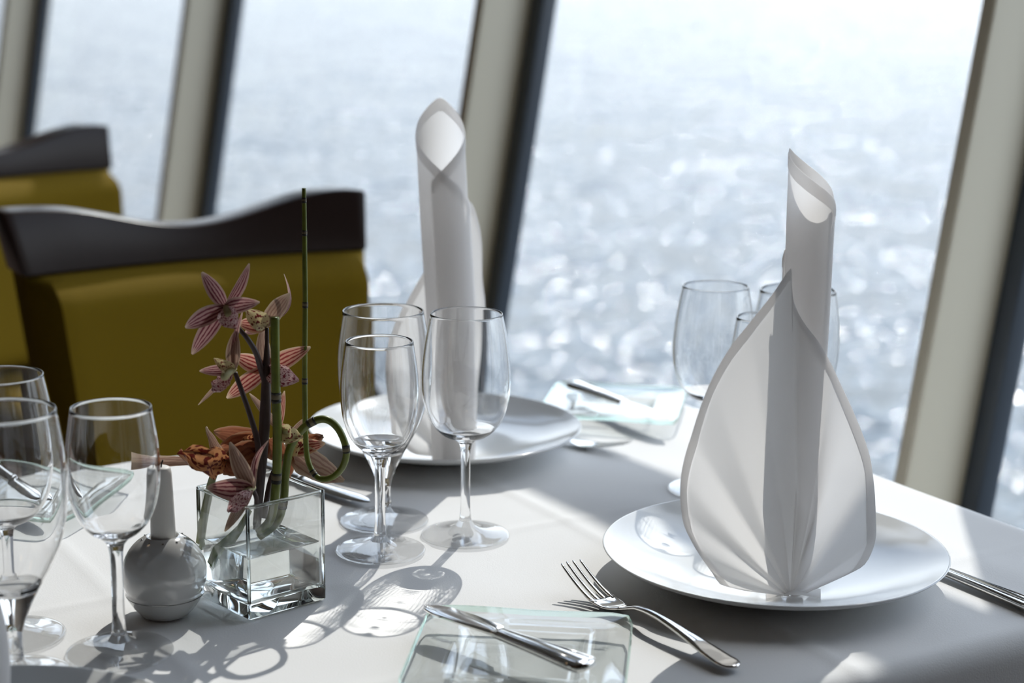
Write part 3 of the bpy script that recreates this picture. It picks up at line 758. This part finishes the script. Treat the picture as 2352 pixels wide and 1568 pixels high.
def flower(parent, org, cpx, Y, petals, lip, pm, lm, stalk=None):
    c = at(*cpx, Y)
    n_ = MB(); dirv = (at(*lip[0], lip[1]) - c)
    n_.tube(spline([c + Vector((0, .004, 0)), c + dirv * .25 + Vector((0, -.002, .002)), c + dirv * .5 + Vector((0, -.004, .002))], 4), [.0026, .0028, .003, .0031, .0032, .0034, .0034, .003, .0018], 10)
    fl = n_.build('flower', M['rim'], parent, org=org)
    for (tx, ty, dY, wpx, bend, cup, curl, *rest) in petals:
        kw = rest[0] if rest else {}
        mm = M[kw.pop('m')] if 'm' in kw else pm
        nn = kw.pop('n', TOC)
        petal_mb(c, at(tx, ty, Y + dY), wpx * PX, nn, bend, cup, curl, **kw).build('petal', mm, fl, org=org, uv=True)
    if lip:
        (lx, ly), lY, wpx, kw = lip
        lp = petal_mb(c + Vector((0, -.003, 0)), at(lx, ly, lY), wpx * PX, kw.get('n', TOC), kw.get('bend', .15), kw.get('cup', .5), kw.get('curl', -.1), shape='w', ruff=kw.get('ruff', .12))
        lp.build('lip', lm, fl, org=org, uv=True)
    return fl
so_ = at(590, 1215, 1.322)
spray = empty('orchid_spray', so_); tag(spray, 'upright orchid spray with four pink striped blossoms on dark stems', 'flower', 'orchids in the vase')
def stem(name, pts, rads, parent, org, m='ostem'):
    P = spline([at(*p) for p in pts], 6); n = len(P)
    MB().tube(P, [interp([(k / (len(rads) - 1), rads[k]) for k in range(len(rads))], i / (n - 1)) for i in range(n)], 10).build(name, M[m], parent, org=org)
stem('stem', [(590, 1215, 1.322), (594, 1150, 1.324), (603, 1040, 1.328), (609, 950, 1.330), (612, 850, 1.332), (613, 790, 1.333), (613, 753, 1.335)], [.003, .0036, .0042, .0045, .0034, .0017, .0016], spray, so_)
stem('stem', [(588, 1205, 1.316), (595, 1100, 1.316), (592, 1020, 1.318), (575, 955, 1.318), (556, 900, 1.318), (540, 855, 1.318)], [.0026, .0026, .0024, .0022, .002, .0018], spray, so_)
stem('stem', [(610, 880, 1.331), (600, 848, 1.330), (588, 810, 1.326), (570, 780, 1.322), (552, 758, 1.320), (530, 735, 1.318), (520, 715, 1.318)], [.0026, .0026, .0022, .0019, .0018, .0016], spray, so_)
# blossom with open star, top left
flower(spray, so_, (518, 706), 1.310, [(465, 624, .002, 36, -.06, .25, .10), (570, 604, .012, 27, .10, .3, .05, dict(n=(.6, -1, 0))), (590, 694, -.004, 38, .08, .35, -.25), (423, 752, -.004, 42, .12, .3, -.15), (443, 812, .002, 40, .06, .3, .05)],
       ((541, 752), 1.292, 46, dict(ruff=.1, cup=.25)), M['petal'], M['lip'])
# blossom seen from behind, top right
flower(spray, so_, (613, 748), 1.338, [(664, 634, .010, 24, -.26, .3, .10, dict(n=(-1, -.3, .2))), (652, 686, -.012, 40, .10, .35, -.35, dict(m='petal_t', shape='w')), (655, 676, .010, 26, .14, .3, -.1, dict(m='petal_t')), (548, 742, -.004, 40, .12, .3, -.1, dict(m='petal_r')), (560, 764, .006, 22, .1, .3, -.1)],
       ((566, 712), 1.325, 42, dict(ruff=.25, bend=.35, cup=.4, n=(-.2, -1, .5))), M['petal'], M['lip_c'])
# blossom in profile, left
flower(spray, so_, (536, 848), 1.316, [(541, 758, .002, 34, .06, .35, -.06, dict(m='petal_t')), (566, 722, -.010, 20, -.14, .3, -.1, dict(n=(.8, -.6, 0))), (458, 852, -.004, 26, .14, .3, -.05), (455, 930, .004, 12, -.04, .3, .0, dict(m='petal_t')), (492, 824, -.006, 30, .25, .5, -.1, dict(m='lip_c'))],
       ((490, 898), 1.300, 34, dict(ruff=.35, bend=-.25, cup=.4)), M['petal'], M['lip'])
# open blossom, centre, partly behind the thick horsetail
flower(spray, so_, (612, 848), 1.340, [(602, 752, .0, 36, .08, .35, -.04, dict(m='petal_t')), (712, 797, .0, 44, .10, .3, -.06), (538, 816, .002, 42, .04, .3, .02), (520, 914, -.006, 42, .08, .3, -.05)],
       ((682, 872), 1.322, 50, dict(ruff=.1, cup=.3, bend=.2)), M['petal_r'], M['lip'])
# small bud petals lower on the stem
flower(spray, so_, (640, 985), 1.334, [(655, 895, .0, 20, .08, .35, .1), (573, 903, -.002, 20, -.1, .3, .0, dict(m='petal_t')), (660, 975, -.006, 34, .1, .4, .05, dict(m='petal_r'))], ((690, 1004), 1.320, 42, dict(ruff=.3, cup=.4)), M['petal_r'], M['lip_c'])

so2 = at(588, 1200, 1.306)
low = empty('orchid_blossom', so2); tag(low, 'pink striped orchid blossom hanging over the front rim of the vase', 'flower', 'orchids in the vase')
stem('stem', [(588, 1200, 1.306), (590, 1150, 1.300), (580, 1122, 1.296)], [.002, .002, .0018], low, so2)
flower(low, so2, (580, 1122), 1.294, [(528, 1016, -.002, 40, .06, .3, -.04, dict(m='petal_t')), (476, 1120, -.008, 52, .14, .35, -.1), (606, 1008, .006, 26, -.15, .35, .1, dict(n=(1, -.5, 0))), (520, 1216, .004, 26, .05, .3, .1, dict(m='petal_t'))],
       ((524, 1175), 1.280, 34, dict(ruff=.4, bend=.3, cup=.4)), M['petal'], M['lip'])
so3 = at(460, 1246, 1.335)
wil = empty('orchid_bloom', so3); tag(wil, 'wilting orange-brown orchid bloom drooping over the left rim of the vase', 'flower', 'orchids in the vase')
stem('stalk', [(460, 1246, 1.335), (466, 1200, 1.335), (476, 1150, 1.335), (486, 1105, 1.333), (500, 1070, 1.328)], [.0036, .0036, .0034, .0030, .0026], wil, so3, 'gstem')
MB().sweep([[at(x - 8, y, 1.333), at(x, y + 2, 1.329), at(x + 8, y, 1.333), at(x, y - 2, 1.337)] for x, y in ((462, 1236), (466, 1252), (459, 1262))]).build('cut_end', M['leaf'], wil, org=so3)
flower(wil, so3, (520, 1058), 1.325, [(612, 1030, .012, 70, .18, .25, .1, dict(ruff=.15)), (306, 1056, -.012, 42, .04, .35, .08, dict(ruff=.2, m='petal_t', shape='f')), (474, 986, -.006, 26, .2, .4, -.2, dict(ruff=.2, m='petal_t')), (446, 1062, -.014, 34, .1, .35, .0, dict(m='petal_t', ruff=.25)), (562, 1086, -.006, 50, .12, .3, .0, dict(ruff=.2))],
       ((424, 1040), 1.296, 66, dict(ruff=.5, bend=.25, cup=.35)), M['petal_o'], M['lip_o'])
flower(wil, so3, (612, 1012), 1.345, [(492, 990, .004, 52, .14, .22, .04, dict(ruff=.1)), (500, 1032, -.004, 66, .18, .3, .0, dict(ruff=.12)), (560, 1074, -.010, 62, .2, .3, .0, dict(ruff=.15)), (655, 1050, .0, 54, .1, .3, .1, dict(ruff=.15))], ((560, 1010), 1.330, 46, dict(ruff=.3)), M['petal_o'], M['lip_o'])
so4 = at(606, 1190, 1.345)
rgt = empty('orchid_bloom', so4); tag(rgt, 'pale brown striped orchid bloom drooping over the right side behind the loop', 'flower', 'orchids in the vase')
stem('stalk', [(606, 1190, 1.345), (620, 1110, 1.356), (640, 1060, 1.366), (668, 1034, 1.372)], [.0024, .0024, .002, .0018], rgt, so4)
flower(rgt, so4, (662, 1030), 1.374, [(746, 1018, -.004, 44, .16, .35, -.05, dict(m='petal_r')), (790, 1104, -.002, 70, .10, .3, .0, dict(m='petal_t', ruff=.2)), (742, 1000, .006, 40, .2, .3, .1, dict(m='petal_o', ruff=.4)), (650, 1110, .0, 46, .1, .3, .1, dict(m='petal_o', ruff=.2)), (700, 960, .004, 30, .1, .3, .1, dict(m='petal_t'))],
       ((700, 1000), 1.358, 46, dict(ruff=.4, cup=.4)), M['petal_r'], M['lip_c'])
so5 = at(492, 1290, 1.318)
lf = empty('leaf_stalk', so5); tag(lf, 'short cut green leaf stalk standing in the vase water', 'plant stem')
MB().sweep([[at(x - a, y - b, 1.322), at(x, y, 1.318), at(x + a, y + b, 1.326), at(x, y, 1.330)] for x, y, a, b in ((484, 1300, 8, 10), (500, 1268, 10, 13), (525, 1245, 8, 12), (550, 1215, 5, 8), (575, 1170, 4, 4))]).build('blade', M['leaf'], lf, org=so5)

# ------------------------------------------------------------------ napkins
def tube_sheet(name, parent, org, axis, rad_keys, ztip, slope, phi0, thi, tho, zb, hem=.009, pitch=.0018, squash=(1, 1)):
    """napkin corner rolled into a tapering tube: a sheet wound round the axis, its top edge falling away on both sides of the tip"""
    def ax(z):
        ks = [(p.z, p) for p in axis]
        if z <= ks[0][0]: return ks[0][1].copy()
        for (a, pa), (b, pb) in zip(ks, ks[1:]):
            if z <= b: return pa.lerp(pb, (z - a) / (b - a))
        return ks[-1][1] + (ks[-1][1] - ks[-2][1]) * ((z - ks[-1][0]) / (ks[-1][0] - ks[-2][0]))
    Rm = rad_keys[-1][1]
    def top(th): return ztip - slope * Rm * (math.sqrt(th * th + .03) - .17)
    def pos(th, z, dr=0):
        c = ax(z); c = Vector((c.x, c.y, z)); R = interp(rad_keys, z) + pitch * th / (2 * pi) * min(1, (z - zb) / .05 + .3) + dr
        f = phi0 + th
        return c + Vector((cos(f) * R * squash[0], sin(f) * R * squash[1], 0))
    n = 110
    def fn(a, b):
        th = lerp(-thi, tho, a); zt = max(top(th), zb + .004)
        return pos(th, lerp(zb, zt, b ** .9))
    o = MB().grid(fn, n, 46).build(name, M['napkin'], parent, org=org)
    def fh(a, b):
        th = lerp(-thi, tho, a); zt = max(top(th), zb + .004); c = 1 / math.sqrt(1 + slope * slope)
        return pos(th, lerp(max(zt - hem / c, zb), zt - .0002, b), .0006 if b < .97 else 0)
    MB().grid(fh, n, 4).build(name + '_hem', M['napkin'], parent, org=org)
    return o
def leaf_sheet(name, parent, org, base, outline, yfn, pleats, hem_px=24, ppm=2880, hem_side=-1):
    """fan-pleated leaf: rays from the gathered foot to the outline"""
    P = spline([Vector((x, y, 0)) for x, y in outline], 8)
    # arc-length resample
    L = [0]
    for a, b in zip(P, P[1:]): L.append(L[-1] + (b - a).length)
    def op(s):
        t = s * L[-1]
        for i in range(len(P) - 1):
            if t <= L[i + 1]: return P[i].lerp(P[i + 1], (t - L[i]) / max(1e-9, L[i + 1] - L[i]))
        return P[-1].copy()
    B = Vector((base[0], base[1], 0))
    def pt(s, r, off=0):
        e = op(s); q = B.lerp(e, r)
        angle = math.atan2(-(e.y - B.y), e.x - B.x)
        dY = pleats(angle, r, s)
        p = at(q.x, q.y, yfn(q.x, q.y))
        nd = Vector((.515, -.857, 0))
        return p + nd * (dY + off)
    o = MB().grid(lambda a, b: pt(a, .012 + .988 * b ** .8), 120, 40).build(name, M['napkin'], parent, org=org)
    def fh(a, b):
        e = op(a); ln = max((e - B).length, hem_px * 1.5); r0 = 1 - hem_px / ln
        return pt(a, lerp(r0, 1.0, b) - .0005, hem_side * (.0008 if b < .98 else .0))
    MB().grid(fh, 120, 4).build(name + '_hem', M['napkin'], parent, org=org)
    return o
# front napkin
bF = at(1815, 1368, 1.318)
nf = empty('napkin', bF); tag(nf, 'white napkin folded into a leaf and rolled spire, standing on the front plate', 'napkin', 'folded napkins')
YB = 1.315
def yF(x, y):
    dx = (x - 1815) / 2880; up = (1368 - y) / 2880
    return YB + .50 * dx + 1.0 * dx * dx - .02 * sin(min(1, max(0, up) / .26) * pi) * abs(dx) / .08 + .006 * min(1, up / .1)
def pleatF(a, r, s):
    aa = a if a > -1.5 else a + 2 * pi
    ph = (aa - rad(90)) / rad(21)
    f = abs(((ph + .5) % 1) - .5) * 2            # sharp folds, one about every 21 degrees
    f = f ** 1.3
    sharp = .011 * (f - .45) * (r ** .5) * max(0, 1 - r * .95) ** .6
    broad = .010 * sin((aa - rad(90)) * 5.2 + .5) * r * (1 - .45 * r)
    ridge = .012 * math.exp(-((aa - rad(90)) / .17) ** 2) * min(1, r * 3) * (1 - .4 * r)
    return sharp + broad + ridge
outF = [(1700, 1352), (1655, 1341), (1640, 1332), (1618, 1295), (1592, 1245), (1574, 1195), (1573, 1120), (1580, 1045), (1597, 965), (1625, 878), (1662, 800), (1706, 735), (1752, 675), (1797, 612), (1800, 640), (1806, 690), (1832, 738), (1880, 795), (1940, 890), (1978, 962), (2003, 1040), (2011, 1130), (2005, 1200), (1995, 1255), (1980, 1292), (1950, 1312), (1880, 1345), (1850, 1360)]
leaf_sheet('leaf', nf, bF, (1815, 1370), outF, yF, pleatF, 26)
axF = [at(1826, 1360, 1.329), at(1832, 1200, 1.343), at(1834, 1000, 1.347), at(1850, 750, 1.348), at(1862, 470, 1.348)]
zF = [p.z for p in axF]
tube_sheet('spire', nf, bF, axF, [(zF[0], .006), (zF[1], .0150), (zF[2], .0175), (zF[3], .0175), (zF[4], .0182)], at(1816, 342, 1.348).z, .74, pi - .35, 3.6, 6.6, zF[0])
MB().grid(lambda a, b: at(1760 + 125 * a, lerp(1374, 1352, b) - 8 * sin(pi * a), 1.307 + .03 * b + .006 * sin(a * 9)), 16, 4).build('foot_fold', M['napkin'], nf, org=bF)
# back napkin, turned round: spire in front, leaf behind
bB = at(1035, 1058, 1.700)
nb = empty('napkin', bB); tag(nb, 'white napkin with a tall rolled spire on the back plate, behind the wine glasses', 'napkin', 'folded napkins')
def yB(x, y):
    dx = (x - 1020) / 2200
    return 1.702 + .5 * dx - .6 * dx * dx + .03 * min(1, max(0, (1050 - y) / 2200) / .09)
def pleatB(a, r, s):
    k = min(1, r * 1.2) * (1 - .6 * r)
    return k * (sin(a * 8 + 1) * .007 + sin(a * 14) * .002)
outB = [(985, 1046), (945, 1040), (918, 1005), (900, 950), (890, 890), (893, 825), (905, 760), (935, 690), (975, 618), (1010, 560), (1050, 490), (1078, 462), (1100, 515), (1108, 570), (1110, 640), (1118, 705), (1116, 800), (1102, 900), (1092, 1000), (1085, 1052)]
leaf_sheet('leaf', nb, bB, (1025, 1050), outB, yB, pleatB, 22, 2200, 1)
axB = [at(1041, 1053, 1.702), at(1040, 950, 1.706), at(1034, 700, 1.706), at(1022, 500, 1.706), at(1012, 300, 1.706)]
zB = [p.z for p in axB]
tube_sheet('spire', nb, bB, axB, [(zB[0], .0215), (zB[1], .0225), (zB[2], .0240), (zB[3], .0240), (zB[4], .0238)], at(1010, 224, 1.728).z, .95, pi / 2, 3.6, 6.4, zB[0], squash=(1.0, .9))
# napkin of the near left setting, only its edge in view
bL = on(-75, 1700, .765)
nl = empty('napkin', bL); tag(nl, 'blurred grey-shaded napkin edge at the extreme bottom left of the photo', 'napkin', 'folded napkins')
MB().grid(lambda a, b: bL + Vector((.045 * cos(2.2 * pi * a) * lerp(.5, 1, b) * (1 - .6 * b * b), .045 * sin(2.2 * pi * a) * lerp(.5, 1, b) * (1 - .6 * b * b), -.002 + .115 * b)), 60, 24).build('spire', M['napkin'], nl, org=bL)

for o in CAUST: o.cycles.is_caustics_caster = True
for o in (tco, pl): o.cycles.is_caustics_receiver = True
for o in list(COL.objects):
    if o.type == 'MESH' and o.data.materials and o.data.materials[0] in (M['glass'], M['vase'], M['water'], M['green_glass']): o.cycles.is_caustics_caster = True
